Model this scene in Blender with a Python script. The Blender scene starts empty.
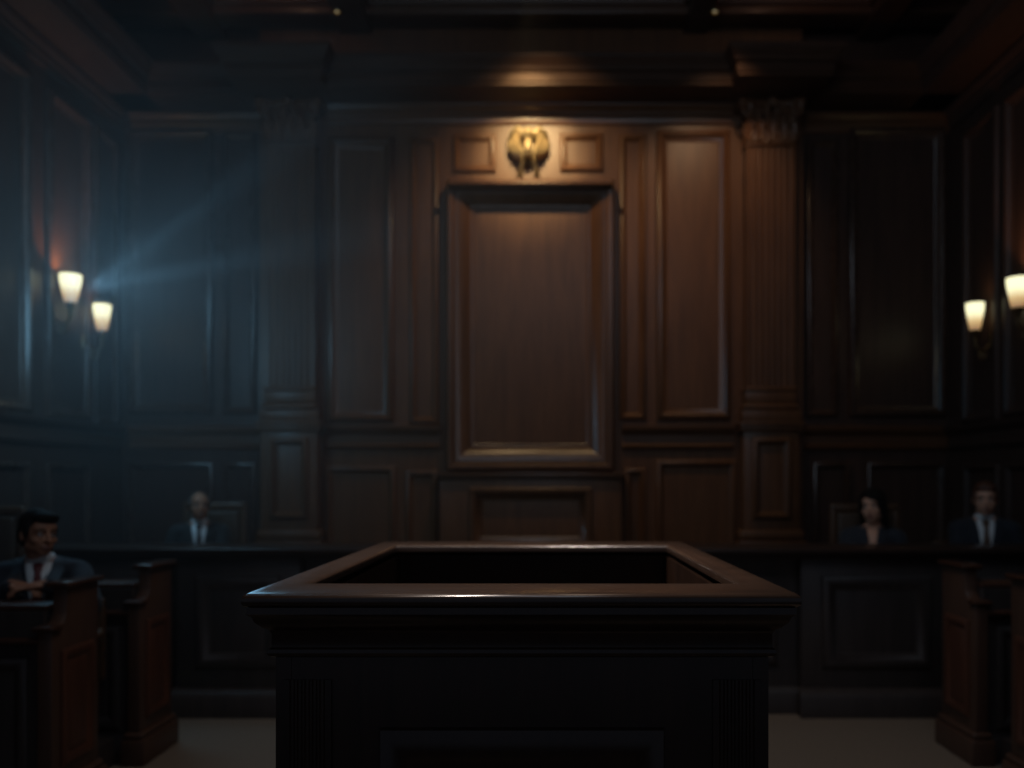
import bpy, bmesh, math, random
from mathutils import Vector, Matrix, Euler
from mathutils.bvhtree import BVHTree
random.seed(7)
PI = math.pi
C = bpy.context.scene.collection
F, VX, VY, EYE = 850.0, 545.0, 481.0, 1.65        # focal length in pixels, vanishing point, eye height

def at(px, py, d):
    return Vector(((px - VX) * d / F, d, EYE + (VY - py) * d / F))

# ------------------------------------------------------------------ materials
def new_mat(name):
    m = bpy.data.materials.new(name); m.use_nodes = True
    nt = m.node_tree
    return m, nt, nt.nodes['Principled BSDF']

def wood(name, dark, light, rough=0.34, axis='Z', scale=1.0, coat=0.25, spec=0.5):
    m, nt, b = new_mat(name)
    N, L = nt.nodes.new, nt.links.new
    tc = N('ShaderNodeTexCoord'); mp = N('ShaderNodeMapping')
    s = {'Z': (7, 7, 0.55), 'X': (0.55, 7, 7), 'Y': (7, 0.55, 7)}[axis]
    mp.inputs['Scale'].default_value = [v * scale for v in s]
    L(tc.outputs['Object'], mp.inputs['Vector'])
    n1 = N('ShaderNodeTexNoise'); n1.inputs['Scale'].default_value = 2.2; n1.inputs['Detail'].default_value = 7; n1.inputs['Distortion'].default_value = 1.1
    n2 = N('ShaderNodeTexNoise'); n2.inputs['Scale'].default_value = 14; n2.inputs['Detail'].default_value = 4
    L(mp.outputs[0], n1.inputs['Vector']); L(mp.outputs[0], n2.inputs['Vector'])
    mx = N('ShaderNodeMix'); mx.inputs['Factor'].default_value = 0.35
    L(n1.outputs['Fac'], mx.inputs[2]); L(n2.outputs['Fac'], mx.inputs[3])
    cr = N('ShaderNodeValToRGB')
    cr.color_ramp.elements[0].position = 0.32; cr.color_ramp.elements[0].color = (*dark, 1)
    cr.color_ramp.elements[1].position = 0.68; cr.color_ramp.elements[1].color = (*light, 1)
    L(mx.outputs[0], cr.inputs[0]); L(cr.outputs[0], b.inputs['Base Color'])
    mr = N('ShaderNodeMapRange'); mr.inputs['To Min'].default_value = rough - 0.04; mr.inputs['To Max'].default_value = rough + 0.06
    L(n2.outputs['Fac'], mr.inputs['Value']); L(mr.outputs[0], b.inputs['Roughness'])
    bp = N('ShaderNodeBump'); bp.inputs['Strength'].default_value = 0.06; bp.inputs['Distance'].default_value = 0.01
    L(n2.outputs['Fac'], bp.inputs['Height']); L(bp.outputs[0], b.inputs['Normal'])
    b.inputs['Coat Weight'].default_value = coat; b.inputs['Coat Roughness'].default_value = 0.2
    b.inputs['Specular IOR Level'].default_value = spec
    return m

def plain(name, col, rough=0.6, metal=0.0, noise=0.12, nscale=30, sheen=0.0, bump=0.0, spec=0.5):
    m, nt, b = new_mat(name)
    N, L = nt.nodes.new, nt.links.new
    tc = N('ShaderNodeTexCoord')
    n = N('ShaderNodeTexNoise'); n.inputs['Scale'].default_value = nscale; n.inputs['Detail'].default_value = 4
    L(tc.outputs['Object'], n.inputs['Vector'])
    cr = N('ShaderNodeValToRGB')
    cr.color_ramp.elements[0].position = 0.3; cr.color_ramp.elements[0].color = (*[c * (1 - noise) for c in col], 1)
    cr.color_ramp.elements[1].position = 0.7; cr.color_ramp.elements[1].color = (*[min(1, c * (1 + noise)) for c in col], 1)
    L(n.outputs['Fac'], cr.inputs[0]); L(cr.outputs[0], b.inputs['Base Color'])
    b.inputs['Roughness'].default_value = rough; b.inputs['Metallic'].default_value = metal
    b.inputs['Specular IOR Level'].default_value = spec
    if sheen: b.inputs['Sheen Weight'].default_value = sheen
    if bump:
        bp = N('ShaderNodeBump'); bp.inputs['Strength'].default_value = bump; bp.inputs['Distance'].default_value = 0.005
        L(n.outputs['Fac'], bp.inputs['Height']); L(bp.outputs[0], b.inputs['Normal'])
    return m

def lit_glass(name, strength):
    m, nt, b = new_mat(name)
    N, L = nt.nodes.new, nt.links.new
    tc = N('ShaderNodeTexCoord'); sp = N('ShaderNodeSeparateXYZ'); L(tc.outputs['Generated'], sp.inputs[0])
    nz = N('ShaderNodeTexNoise'); nz.inputs['Scale'].default_value = 8; L(tc.outputs['Generated'], nz.inputs['Vector'])
    ad = N('ShaderNodeMath'); ad.operation = 'MULTIPLY_ADD'; ad.inputs[1].default_value = 0.10; L(nz.outputs['Fac'], ad.inputs[0]); L(sp.outputs['Z'], ad.inputs[2])
    cr = N('ShaderNodeValToRGB')
    e = cr.color_ramp.elements
    e[0].position = 0.05; e[0].color = (0.16, 0.075, 0.03, 1)
    e[1].position = 0.72; e[1].color = (1.0, 0.95, 0.58, 1)
    k = e.new(0.38); k.color = (0.50, 0.32, 0.13, 1)
    L(ad.outputs[0], cr.inputs[0]); L(cr.outputs[0], b.inputs['Emission Color'])
    b.inputs['Emission Strength'].default_value = strength
    b.inputs['Base Color'].default_value = (0.7, 0.66, 0.55, 1); b.inputs['Roughness'].default_value = 0.4
    return m

M = {}
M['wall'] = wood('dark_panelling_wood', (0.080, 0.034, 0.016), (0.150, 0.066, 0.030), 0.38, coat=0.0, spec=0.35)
M['mold'] = wood('polished_moulding_wood', (0.075, 0.032, 0.015), (0.14, 0.062, 0.029), 0.31, coat=0.08)
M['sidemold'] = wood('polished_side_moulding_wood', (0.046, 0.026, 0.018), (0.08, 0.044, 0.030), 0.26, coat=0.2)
M['cap'] = wood('polished_cap_wood', (0.04, 0.016, 0.009), (0.08, 0.03, 0.016), 0.16, 'Y', coat=0.4)
M['rail'] = wood('dark_rail_wood', (0.075, 0.032, 0.015), (0.135, 0.06, 0.028), 0.30, 'X', coat=0.1)
M['cornice'] = wood('dull_cornice_wood', (0.035, 0.016, 0.009), (0.07, 0.032, 0.017), 0.55, 'X', coat=0.0, spec=0.2)
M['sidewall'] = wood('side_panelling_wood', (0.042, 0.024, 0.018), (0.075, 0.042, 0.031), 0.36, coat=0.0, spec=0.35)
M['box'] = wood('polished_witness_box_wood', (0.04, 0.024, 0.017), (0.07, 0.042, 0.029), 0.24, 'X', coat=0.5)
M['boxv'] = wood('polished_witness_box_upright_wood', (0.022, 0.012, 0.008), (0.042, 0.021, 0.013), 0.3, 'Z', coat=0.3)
M['bench'] = wood('reddish_bench_wood', (0.07, 0.034, 0.022), (0.115, 0.056, 0.035), 0.42, coat=0.05)
M['benchp'] = wood('red_bench_panel_wood', (0.075, 0.026, 0.014), (0.13, 0.046, 0.024), 0.45, coat=0.05)
M['bencht'] = wood('bench_top_wood', (0.04, 0.016, 0.009), (0.08, 0.03, 0.016), 0.5, 'X', coat=0.0, spec=0.3)
M['bar'] = wood('dark_bench_wood', (0.038, 0.029, 0.027), (0.066, 0.050, 0.045), 0.40, coat=0.1)
M['bart'] = wood('dark_bench_top_wood', (0.02, 0.011, 0.008), (0.04, 0.02, 0.014), 0.4, 'X')
M['ceil'] = wood('ceiling_wood', (0.06, 0.025, 0.012), (0.12, 0.05, 0.025), 0.45, 'X')
M['floor'] = plain('stone_coloured_carpet', (0.20, 0.15, 0.11), 0.85, 0, 0.16, 60, bump=0.3)
M['gold'] = plain('gilded_carving', (0.48, 0.36, 0.20), 0.40, 0.6, 0.15, 40)
M['brass'] = plain('aged_brass', (0.22, 0.15, 0.08), 0.38, 0.9, 0.2, 50)
M['skin'] = plain('skin', (0.46, 0.24, 0.16), 0.5, 0, 0.08, 20)
M['skinp'] = plain('skin_pale', (0.66, 0.34, 0.22), 0.5, 0, 0.08, 20)
M['skind'] = plain('skin_tan', (0.44, 0.20, 0.115), 0.5, 0, 0.08, 20)
M['lip'] = plain('lips', (0.35, 0.09, 0.07), 0.4)
M['lipd'] = plain('lips_plain', (0.30, 0.12, 0.09), 0.5)
M['eye'] = plain('eye_white', (0.6, 0.58, 0.55), 0.2)
M['iris'] = plain('iris_dark', (0.03, 0.018, 0.012), 0.15)
M['hairdark'] = plain('black_hair', (0.012, 0.009, 0.008), 0.75, 0, 0.4, 90, bump=0.5, spec=0.15)
M['hairgrey'] = plain('grey_hair', (0.07, 0.062, 0.055), 0.7, 0, 0.3, 90, bump=0.5)
M['hairred'] = plain('auburn_hair', (0.10, 0.035, 0.018), 0.5, 0, 0.3, 90, bump=0.5)
M['suit'] = plain('navy_suit_cloth', (0.018, 0.022, 0.032), 0.85, 0, 0.15, 200, sheen=0.1)
M['suitg'] = plain('charcoal_suit_cloth', (0.022, 0.026, 0.028), 0.85, 0, 0.15, 200, sheen=0.1)
M['shirt'] = plain('white_shirt_cotton', (0.75, 0.77, 0.78), 0.8, 0, 0.04, 60)
M['tiered'] = plain('dark_red_tie_silk', (0.13, 0.022, 0.025), 0.5, 0, 0.2, 60)
M['tiebrown'] = plain('brown_tie_silk', (0.11, 0.06, 0.035), 0.5, 0, 0.2, 60)
M['tiedark'] = plain('dark_tie_silk', (0.04, 0.03, 0.028), 0.5, 0, 0.2, 60)
M['shoe'] = plain('black_shoe_leather', (0.012, 0.011, 0.011), 0.35)
M['leather'] = plain('brown_chair_leather', (0.07, 0.042, 0.026), 0.5, 0, 0.2, 40, bump=0.2)
M['chairwood'] = wood('chair_wood', (0.06, 0.03, 0.015), (0.12, 0.06, 0.03), 0.4)
M['shade'] = lit_glass('lit_frosted_glass', 1.25)
M['lens'] = lit_glass('dim_glint_glow', 0.5)  # weak emission for the highlights put on the ceiling beams

# ------------------------------------------------------------------ mesh helpers
class MB:
    def __init__(s): s.bm = bmesh.new()
    def add(s, vs, fs, mat=None):
        v = [s.bm.verts.new(mat @ Vector(p) if mat is not None else p) for p in vs]
        for f in fs:
            try: s.bm.faces.new([v[i] for i in f])
            except ValueError: pass
        return v
    def box(s, lo, hi, bev=0.0, seg=2, mat=None):
        x0, y0, z0 = lo; x1, y1, z1 = hi
        t = bmesh.new()
        v = [t.verts.new(p) for p in ((x0,y0,z0),(x1,y0,z0),(x1,y1,z0),(x0,y1,z0),(x0,y0,z1),(x1,y0,z1),(x1,y1,z1),(x0,y1,z1))]
        for f in ((0,3,2,1),(4,5,6,7),(0,1,5,4),(1,2,6,5),(2,3,7,6),(3,0,4,7)): t.faces.new([v[i] for i in f])
        if bev: bmesh.ops.bevel(t, geom=t.edges[:], offset=bev, segments=seg, profile=0.5, affect='EDGES')
        s.merge(t, mat)
        return s
    def merge(s, t, mat=None):
        t.verts.index_update()
        vs = [v.co.copy() for v in t.verts]; fs = [[v.index for v in f.verts] for f in t.faces]
        t.free(); s.add(vs, fs, mat)
    def prism(s, prof, a0, a1, fn, bev=0.0):
        """closed profile (u,v) swept from a0 to a1; fn(u,v,a) gives the point"""
        t = bmesh.new(); n = len(prof)
        A = [t.verts.new(fn(u, v, a0)) for u, v in prof]; B = [t.verts.new(fn(u, v, a1)) for u, v in prof]
        for i in range(n): t.faces.new((A[i], A[(i+1)%n], B[(i+1)%n], B[i]))
        t.faces.new(A[::-1]); t.faces.new(B)
        bmesh.ops.recalc_face_normals(t, faces=t.faces[:])
        if bev: bmesh.ops.bevel(t, geom=t.edges[:], offset=bev, segments=2, profile=0.5, affect='EDGES')
        s.merge(t); return s
    def frame(s, a0, a1, b0, b1, prof, fn, fill=None):
        """mitred moulding: profile (inset, height); fn(a,b,h) gives the point; fill closes the middle at that height"""
        R = []
        for u, h in prof:
            R.append([s.bm.verts.new(fn(a, b, h)) for a, b in ((a0+u,b0+u),(a1-u,b0+u),(a1-u,b1-u),(a0+u,b1-u))])
        for p, q in zip(R, R[1:]):
            for i in range(4): s.bm.faces.new((p[i], p[(i+1)%4], q[(i+1)%4], q[i]))
        if fill: s.bm.faces.new(R[-1])
        return s
    def lathe(s, prof, n=24, mat=None, cap=True):
        vs, fs = [], []
        for r, z in prof:
            for k in range(n): vs.append((r*math.cos(2*PI*k/n), r*math.sin(2*PI*k/n), z))
        for j in range(len(prof)-1):
            for k in range(n): fs.append((j*n+k, j*n+(k+1)%n, (j+1)*n+(k+1)%n, (j+1)*n+k))
        if cap: fs.append(tuple(range(n-1,-1,-1))); fs.append(tuple(range((len(prof)-1)*n, len(prof)*n)))
        s.add(vs, fs, mat); return s
    def tube(s, pts, rad, n=12):
        pts = [Vector(p) for p in pts]
        if not hasattr(rad, '__len__'): rad = [rad]*len(pts)
        up = None; rings = []
        for i, p in enumerate(pts):
            t = (pts[min(i+1,len(pts)-1)] - pts[max(i-1,0)]).normalized()
            if up is None: up = Vector((0,0,1)) if abs(t.z) < 0.9 else Vector((1,0,0))
            a = t.cross(up).normalized(); b = a.cross(t).normalized(); up = b
            rings.append([s.bm.verts.new(p + (a*math.cos(2*PI*k/n) + b*math.sin(2*PI*k/n))*rad[i]) for k in range(n)])
        for p, q in zip(rings, rings[1:]):
            for k in range(n): s.bm.faces.new((p[k], p[(k+1)%n], q[(k+1)%n], q[k]))
        s.bm.faces.new(rings[0][::-1]); s.bm.faces.new(rings[-1]); return s
    def ball(s, c, r, mat=None, u=20, v=12):
        if not hasattr(r, '__len__'): r = (r, r, r)
        m = Matrix.Translation(c) @ (mat if mat is not None else Matrix.Identity(4)) @ Matrix.Diagonal((*r, 1))
        bmesh.ops.create_uvsphere(s.bm, u_segments=u, v_segments=v, radius=1, matrix=m); return s
    def limb(s, a, b, ra, rb, n=14):
        a, b = Vector(a), Vector(b)
        s.tube([a, b], [ra, rb], n); s.ball(a, ra, u=n, v=8); s.ball(b, rb, u=n, v=8); return s
    def mesh(s, name, angle=40):
        bmesh.ops.recalc_face_normals(s.bm, faces=s.bm.faces[:])
        me = bpy.data.meshes.new(name); s.bm.to_mesh(me); s.bm.free()
        for p in me.polygons: p.use_smooth = True
        me.set_sharp_from_angle(angle=math.radians(angle))
        return me

def obj(name, mb, mat, parent=None, angle=40, loc=None):
    me = mb.mesh(name, angle) if isinstance(mb, MB) else mb
    o = bpy.data.objects.new(name, me); C.objects.link(o)
    me.materials.clear(); me.materials.append(M[mat])
    if parent: o.parent = parent
    if loc is not None: o.location = loc
    return o

def tag(o, label, cat, group=None, kind=None):
    o['label'] = label; o['category'] = cat
    if group: o['group'] = group
    if kind: o['kind'] = kind
    return o

def thing(name, label, cat, loc=(0,0,0), rotz=0, group=None, kind=None):
    o = bpy.data.objects.new(name, None); C.objects.link(o)
    o.location = loc; o.rotation_euler = (0, 0, rotz); o.empty_display_size = 0.1
    return tag(o, label, cat, group, kind)

def dup(root, loc, rotz=0, label=None):
    r = root.copy(); C.objects.link(r); r.location = loc; r.rotation_euler = (0, 0, rotz)
    if label: r['label'] = label
    for ch in list(root.children):
        c = ch.copy(); C.objects.link(c); c.parent = r
        for g in list(ch.children):
            d = g.copy(); C.objects.link(d); d.parent = c
    return r

# ------------------------------------------------------------------ room shell
XL, XR, YB, YA, ZC = -4.05, 3.86, 8.0, 8.15, 5.9
PL0, PL1, PR0, PR1 = (258-VX)*7.8/F, (322-VX)*7.8/F, (738-VX)*7.8/F, (804-VX)*7.8/F   # pilaster zones on the back wall

fl = obj('floor', MB().box((XL-0.3, -3.0, -0.1), (XR+0.3, YA+0.3, 0)), 'floor')
tag(fl, 'plain dull brown floor of the courtroom', 'floor', kind='structure')

def BK(y): return lambda a, b, h: (a, y-h, b)                 # back walls: a = x, b = z, h towards the camera
def LW(a, b, h): return (XL+h, a, b)                          # left wall: a = y
def RW(a, b, h): return (XR-h, a, b)
def bx(px): return (px-VX)*YB/F
def bz(py): return EYE+(VY-py)*YB/F

MOLD = [(0, 0), (0.004, 0.03), (0.02, 0.045), (0.045, 0.05), (0.062, 0.038), (0.075, 0.018), (0.095, 0.012), (0.105, 0.0015)]
SLIM = [(0, 0), (0.003, 0.022), (0.016, 0.034), (0.034, 0.036), (0.048, 0.022), (0.062, 0.009), (0.07, 0.0015)]

wb = obj('wall_back', MB().box((PL0-0.05, YB, 0), (PR1+0.05, YB+0.6, ZC+0.3)), 'wall')
tag(wb, 'dark wood panelled back wall between the two fluted pilasters', 'wall', kind='structure')
for x0, x1, y0, y1, p in ((328,394,138,422,MOLD),(656,730,131,420,MOLD),(410,439,138,424,SLIM),(619,646,135,420,SLIM),
                          (453,496,135,173,SLIM),(560,603,134,172,SLIM),
                          (326,396,466,560,SLIM),(656,736,460,560,SLIM),(406,438,470,560,SLIM),(624,646,468,560,SLIM)):
    obj('panel_molding', MB().frame(bx(x0), bx(x1), bz(y1), bz(y0), p, BK(YB)), 'mold' if p is MOLD else 'wall', wb)
def run(name, prof, x0, x1, y, z, parent, mat='rail'):
    return obj(name, MB().prism(prof, x0, x1, lambda u, v, a: (a, y-u, z+v)), mat, parent)
DADO = [(0,0),(0.03,0),(0.04,0.03),(0.02,0.05),(0.02,0.13),(0.05,0.15),(0.075,0.19),(0.075,0.215),(0,0.23)]
for x0, x1 in ((PL1, bx(440)), (bx(622), PR0)):
    run('dado_rail', DADO, x0, x1, YB, bz(449), wb)
ARCH = [(0,0),(0.02,0),(0.03,0.02),(0.03,0.06),(0.045,0.075),(0.045,0.115),(0.075,0.14),(0.09,0.165),(0.09,0.175),(0,0.18)]
run('architrave', ARCH, PL1, PR0, YB, bz(125), wb)
CORN = [(0,0),(0.42,0),(0.43,0.008),(0.43,0.03),(0.445,0.04),(0.445,0.115),(0.47,0.13),(0.48,0.17),(0.52,0.205),(0.53,0.235),(0.53,0.25),(0,0.26)]
ZS = 5.17
cn = run('trim_1', CORN, PL1-0.02, PR0+0.02, YB, ZS, None, 'cornice')
tag(cn, 'projecting dark wood cornice above the emblem, across the back wall', 'cornice', kind='structure')
# alcove walls either side of the pilasters
def az(py): return EYE+(VY-py)*YA/F
def ax(px): return (px-VX)*YA/F
for nm, x0, x1, pans, lab in (('wall_back_left', XL, PL0, ((128,214,130,415,MOLD),(223,257,132,415,SLIM),(128,214,462,560,SLIM),(223,257,462,560,SLIM)), 'dark panelled wall left of the pilasters, beside the left pair of sconces'),
                         ('wall_back_right', PR1, XR, ((848,945,128,417,MOLD),(806,838,140,417,SLIM),(866,945,462,560,SLIM),(812,850,462,560,SLIM)), 'dark panelled wall right of the pilasters, behind the seated woman')):
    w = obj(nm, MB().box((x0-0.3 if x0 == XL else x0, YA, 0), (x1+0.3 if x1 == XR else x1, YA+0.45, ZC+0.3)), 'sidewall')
    tag(w, lab, 'wall', kind='structure')
    for a0, a1, b0, b1, p in pans:
        obj('panel_molding', MB().frame(ax(a0), ax(a1), az(b1), az(b0), p, BK(YA)), 'sidemold', w)
    run('dado_rail', DADO, x0+0.08, x1, YA, bz(449), w)
    run('architrave', ARCH, x0+0.1, x1, YA, 4.98, w)
    run('cornice', CORN, x0, x1, YA, ZS, w, 'cornice')
for nm, X, fn, pans, lab, sg in (('wall_left', XL, LW, ((6.88,7.54,2.17,4.84,MOLD),(5.75,6.66,2.17,4.84,MOLD),(4.5,5.6,2.17,4.84,MOLD),(7.62,8.02,2.17,4.84,SLIM),(6.88,7.54,0.95,1.8,SLIM),(5.75,6.66,0.95,1.8,SLIM)), 'dark panelled side wall carrying the left pair of sconces', 1),
                             ('wall_right', XR, RW, ((7.2,7.8,2.17,4.84,MOLD),(6.2,7.1,2.17,4.84,MOLD),(4.9,6.0,2.17,4.84,MOLD),(7.2,7.8,0.95,1.8,SLIM),(6.2,7.1,0.95,1.8,SLIM)), 'dark panelled side wall carrying the right pair of sconces', -1)):
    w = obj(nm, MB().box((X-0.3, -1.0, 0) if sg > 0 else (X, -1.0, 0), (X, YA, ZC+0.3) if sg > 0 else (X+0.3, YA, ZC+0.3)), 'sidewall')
    tag(w, lab, 'wall', kind='structure')
    for a0, a1, b0, b1, p in pans:
        obj('panel_molding', MB().frame(a0, a1, b0, b1, p, fn), 'sidemold' if sg > 0 else 'sidewall', w)
    for name, pr, z, e in (('dado_rail', DADO, bz(449), YA-0.08), ('architrave', ARCH, 4.98, YA-0.1), ('cornice', CORN, ZS, YA-0.02)):
        obj(name, MB().prism(pr, 2.0, e, lambda u, v, a: (X+sg*u, a, z+v)), 'sidewall', w)

# coffered ceiling
ce = obj('ceiling', MB().box((XL-0.3, -1.0, ZC+0.22), (XR+0.3, YA+0.3, ZC+0.4)), 'ceil')
tag(ce, 'dark coffered wood ceiling with heavy beams', 'ceiling', kind='structure')
cx = lambda px: (px-VX)*7.72/F
xs = [cx(180), cx(212), cx(334), cx(366), cx(688), cx(712), cx(872), cx(900)]
for a, b in ((xs[0],xs[1]),(xs[2],xs[3]),(xs[4],xs[5]),(xs[6],xs[7])):
    obj('beam', MB().box((a, 1.0, ZC-0.04), (b, YA-0.02, ZC+0.22), 0.012), 'ceil', ce)
for y in (7.72, 6.2, 4.6, 3.0):
    obj('beam', MB().box((XL, y, ZC), (XR, min(y+0.4, YB-0.01), ZC+0.21), 0.012), 'ceil', ce)
for a, b in ((xs[1],xs[2]),(xs[3],xs[4]),(xs[5],xs[6])):
    for y0, y1 in ((6.6, 7.72), (5.0, 6.2)):
        obj('coffer_molding', MB().frame(a, b, y0, y1, [(0,0.15),(0.03,0.15),(0.06,0.1),(0.06,0.06),(0.12,0.03),(0.14,0.0)], lambda p, q, h: (p, q, ZC+0.219-h)), 'ceil', ce)
for px, py, lab in ((337, 19, 'small dim glowing disc standing in for a ceiling highlight above the hazy left pilaster'), (715, 12, 'small brighter glowing disc standing in for a ceiling highlight above the warmly lit right pilaster')):
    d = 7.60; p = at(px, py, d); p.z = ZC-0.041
    t = thing('ceiling_glint', lab, 'lamp', p, 0, 'ceiling glints')  # glowing disc in place of a highlight on the beam, not a fitting
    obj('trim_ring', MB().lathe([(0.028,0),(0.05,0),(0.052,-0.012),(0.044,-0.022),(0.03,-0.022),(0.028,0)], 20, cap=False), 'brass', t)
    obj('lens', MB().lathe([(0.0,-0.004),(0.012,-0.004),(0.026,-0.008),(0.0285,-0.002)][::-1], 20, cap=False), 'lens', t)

# ------------------------------------------------------------------ pilasters
def pilaster(px_c, label):
    Xc = (px_c-VX)*7.85/F
    t = thing('pilaster', label, 'pilaster', (Xc, YB, 0), 0, 'fluted pilasters of the back wall', 'structure')
    z = lambda py: EYE+(VY-py)*7.85/F
    # pedestal with plinth and raised panel
    zp = z(428)
    ped = obj('pedestal', MB().box((-0.255,-0.17,0),(0.255,-0.001,zp),0.006), 'wall', t)
    mo = MB().prism([(0,0),(0.06,0),(0.06,0.14),(0.04,0.16),(0.02,0.19),(0,0.2)], 0, 1, lambda u, v, a: ((a*2-1)*(0.255+u), -0.17-u, 1.02+v))
    obj('pedestal_base', MB().box((-0.31,-0.23,0),(0.31,-0.001,1.10),0.01).box((-0.30,-0.21,1.10),(0.30,-0.001,1.2),0.03,3), 'wall', ped)
    obj('pedestal_panel', MB().frame(-0.18,0.18,1.3,zp-0.09,SLIM,lambda a,b,h:(a,-0.17-h,b)), 'wall', ped)
    obj('pedestal_cap', MB().box((-0.285,-0.2,zp-0.03),(0.285,-0.001,zp+0.02),0.01).box((-0.30,-0.215,zp+0.02),(0.30,-0.001,zp+0.055),0.008), 'wall', ped)
    # attic base of the shaft
    zb = z(388)
    obj('shaft_base', MB().box((-0.27,-0.19,zp+0.055),(0.27,-0.001,zp+0.16),0.006).box((-0.255,-0.175,zp+0.16),(0.255,-0.001,zp+0.23),0.03,3).box((-0.235,-0.155,zp+0.23),(0.235,-0.001,zb-0.03),0.008).box((-0.245,-0.165,zb-0.03),(0.245,-0.001,zb+0.01),0.015,3), 'wall', t)
    # fluted shaft
    zt = z(146); w, dp = 0.225, 0.14
    prof = [(-w,0.0),(-w,dp)]
    nf = 7; pitch = (2*w-0.05)/nf
    for k in range(nf):
        c = -w+0.025+pitch*(k+0.5); r = pitch*0.36
        for q in range(7):
            an = PI - PI*q/6
            prof.append((c+r*math.cos(an), dp - r*0.8*math.sin(an)))
    prof += [(w,dp),(w,0.0)]
    obj('shaft', MB().prism(prof, zb+0.01, zt, lambda u, v, a: (u, -v-0.001, a)), 'wall', t, 50)
    # corinthian capital
    zk = ZS-0.006; H = zk-zt
    mb = MB().box((-0.24,-0.155,zt),(0.24,-0.001,zt+0.035),0.015,3)
    for k in range(8):                                       # bell
        f0, f1 = k/8, (k+1)/8
        g = lambda f: 0.205+0.055*f**2.2
        mb.box((-g(f0),-0.13-0.05*f0**2,zt+0.03+f0*(H-0.1)),(g(f0),-0.001,zt+0.03+f1*(H-0.1)))
    def leaf(cxp, cyp, zz, h, wd, ang, curl):
        vs, fs = [], []; n = 8
        for i in range(n+1):
            f = i/n; wv = wd*(math.sin(PI*(0.18+0.82*f)**0.8))*0.5*(1+0.18*math.cos(i*PI)); out = 0.018+curl*f**3
            zz2 = zz+h*(f if f < 0.85 else 0.85-(f-0.85)*1.2)
            for s_, dy in ((-1,-0.0),(-0.5,0.016),(0,0.004),(0.5,0.016),(1,-0.0)):
                vs.append((s_*wv, -out-dy, zz2))
        for i in range(n):
            for j in range(4): fs.append((i*5+j, i*5+j+1, (i+1)*5+j+1, (i+1)*5+j))
        mb.add(vs, fs, Matrix.Translation((cxp, cyp, 0)) @ Matrix.Rotation(ang, 4, 'Z'))
    for k in range(4): leaf(-0.165+0.11*k, -0.13, zt+0.035, H*0.42, 0.115, 0, 0.055)
    for k in range(5): leaf(-0.2+0.1*k, -0.135, zt+0.05, H*0.66, 0.11, 0, 0.08)
    for s_ in (-1, 1):
        leaf(s_*0.205, -0.07, zt+0.035, H*0.42, 0.1, s_*PI/2, 0.05); leaf(s_*0.21, -0.07, zt+0.05, H*0.66, 0.1, s_*PI/2, 0.07)
        for sc, xx in ((1.0, 0.235), (0.62, 0.06)):          # volutes
            pts, rr = [], []
            for q in range(26):
                a = q/25*2.4*2*PI; r = (0.066-0.052*q/25)*sc
                pts.append((s_*(xx+0.0+r*math.cos(a+PI*0.6)*0.8), -0.215+0.03*(1-sc)+0.02*(q/25), zt+H*0.74+r*math.sin(a+PI*0.6))); rr.append((0.017-0.007*q/25)*sc)
            mb.tube(pts, rr, 8)
            mb.tube([(s_*xx*0.55, -0.15, zt+H*0.35), (s_*xx*0.8, -0.18, zt+H*0.55), (s_*(xx-0.03*sc), -0.21, zt+H*0.80)], [0.012,0.014,0.017], 8)
    mb.ball((0,-0.23,zk-0.05),(0.045,0.03,0.04))
    for k in range(6):
        a = k*PI/3; mb.ball((0.032*math.cos(a),-0.245,zk-0.05+0.032*math.sin(a)),(0.02,0.012,0.02),u=10,v=6)
    mb.prism([(-0.31,0),(-0.31,-0.2),(-0.28,-0.225),(-0.15,-0.19),(0,-0.18),(0.15,-0.19),(0.28,-0.225),(0.31,-0.2),(0.31,0)], zk-0.065, zk, lambda u, v, a: (u, v-0.001, a), 0.006)
    obj('capital', mb, 'wall', t, 50)
    # entablature block that breaks forward over the capital
    mb = MB(); R = []
    for u, v in CORN[1:]:
        hw = u-0.02; dy = 0.2+u
        R.append([mb.bm.verts.new(p) for p in ((-hw,-0.001,zk+v),(-hw,-dy,zk+v),(hw,-dy,zk+v),(hw,-0.001,zk+v))])
    for p, q in zip(R, R[1:]):
        for i in range(3): mb.bm.faces.new((p[i], p[i+1], q[i+1], q[i]))
    mb.bm.faces.new(R[0]); mb.bm.faces.new(R[-1])
    obj('cornice_block', mb, 'cornice', t)
    return t
pilaster(290, 'fluted wooden pilaster with carved capital, in the bluish haze left of centre')
pilaster(771, 'fluted wooden pilaster with carved capital, right of the tall panels, warmly lit')

# ------------------------------------------------------------------ tall framed centre panel, its pedestal and the emblem
t = thing('framed_panel', 'tall wooden panel in a deep mitred frame, centred beneath the gold emblem', 'panel', (bx(530.5), YB, bz(471)))
hw, hh = (613-448)/2*YB/F, (471-184)*YB/F
FR = [(u*1.17, h) for u, h in ((0,0.001),(0,0.135),(0.006,0.155),(0.02,0.17),(0.045,0.17),(0.058,0.155),(0.065,0.14),(0.075,0.14),(0.08,0.145),(0.095,0.138),(0.178,0.072),(0.184,0.058),(0.195,0.06),(0.205,0.056),(0.22,0.035))]
obj('frame', MB().frame(-hw, hw, 0, hh, FR, lambda a, b, h: (a, -h, b)), 'mold', t, 35)
obj('shade_ledge', MB().box((-hw+0.03,-0.225,hh-0.105),(hw-0.03,-0.12,hh-0.085),0.006).box((-hw+0.02,-0.25,hh-0.085),(hw-0.02,-0.12,hh-0.066),0.006), 'wall', t)  # ledge added to cast shade on the frame's top bevel
obj('center_panel', MB().box((-hw+0.25,-0.042,0.25),(hw-0.25,-0.001,hh-0.25)), 'wall', t)
t = thing('panel_pedestal', 'projecting wooden base block with inset panel under the tall framed panel', 'pedestal', (bx(531), YB, 0))
zt = bz(473)
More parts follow.
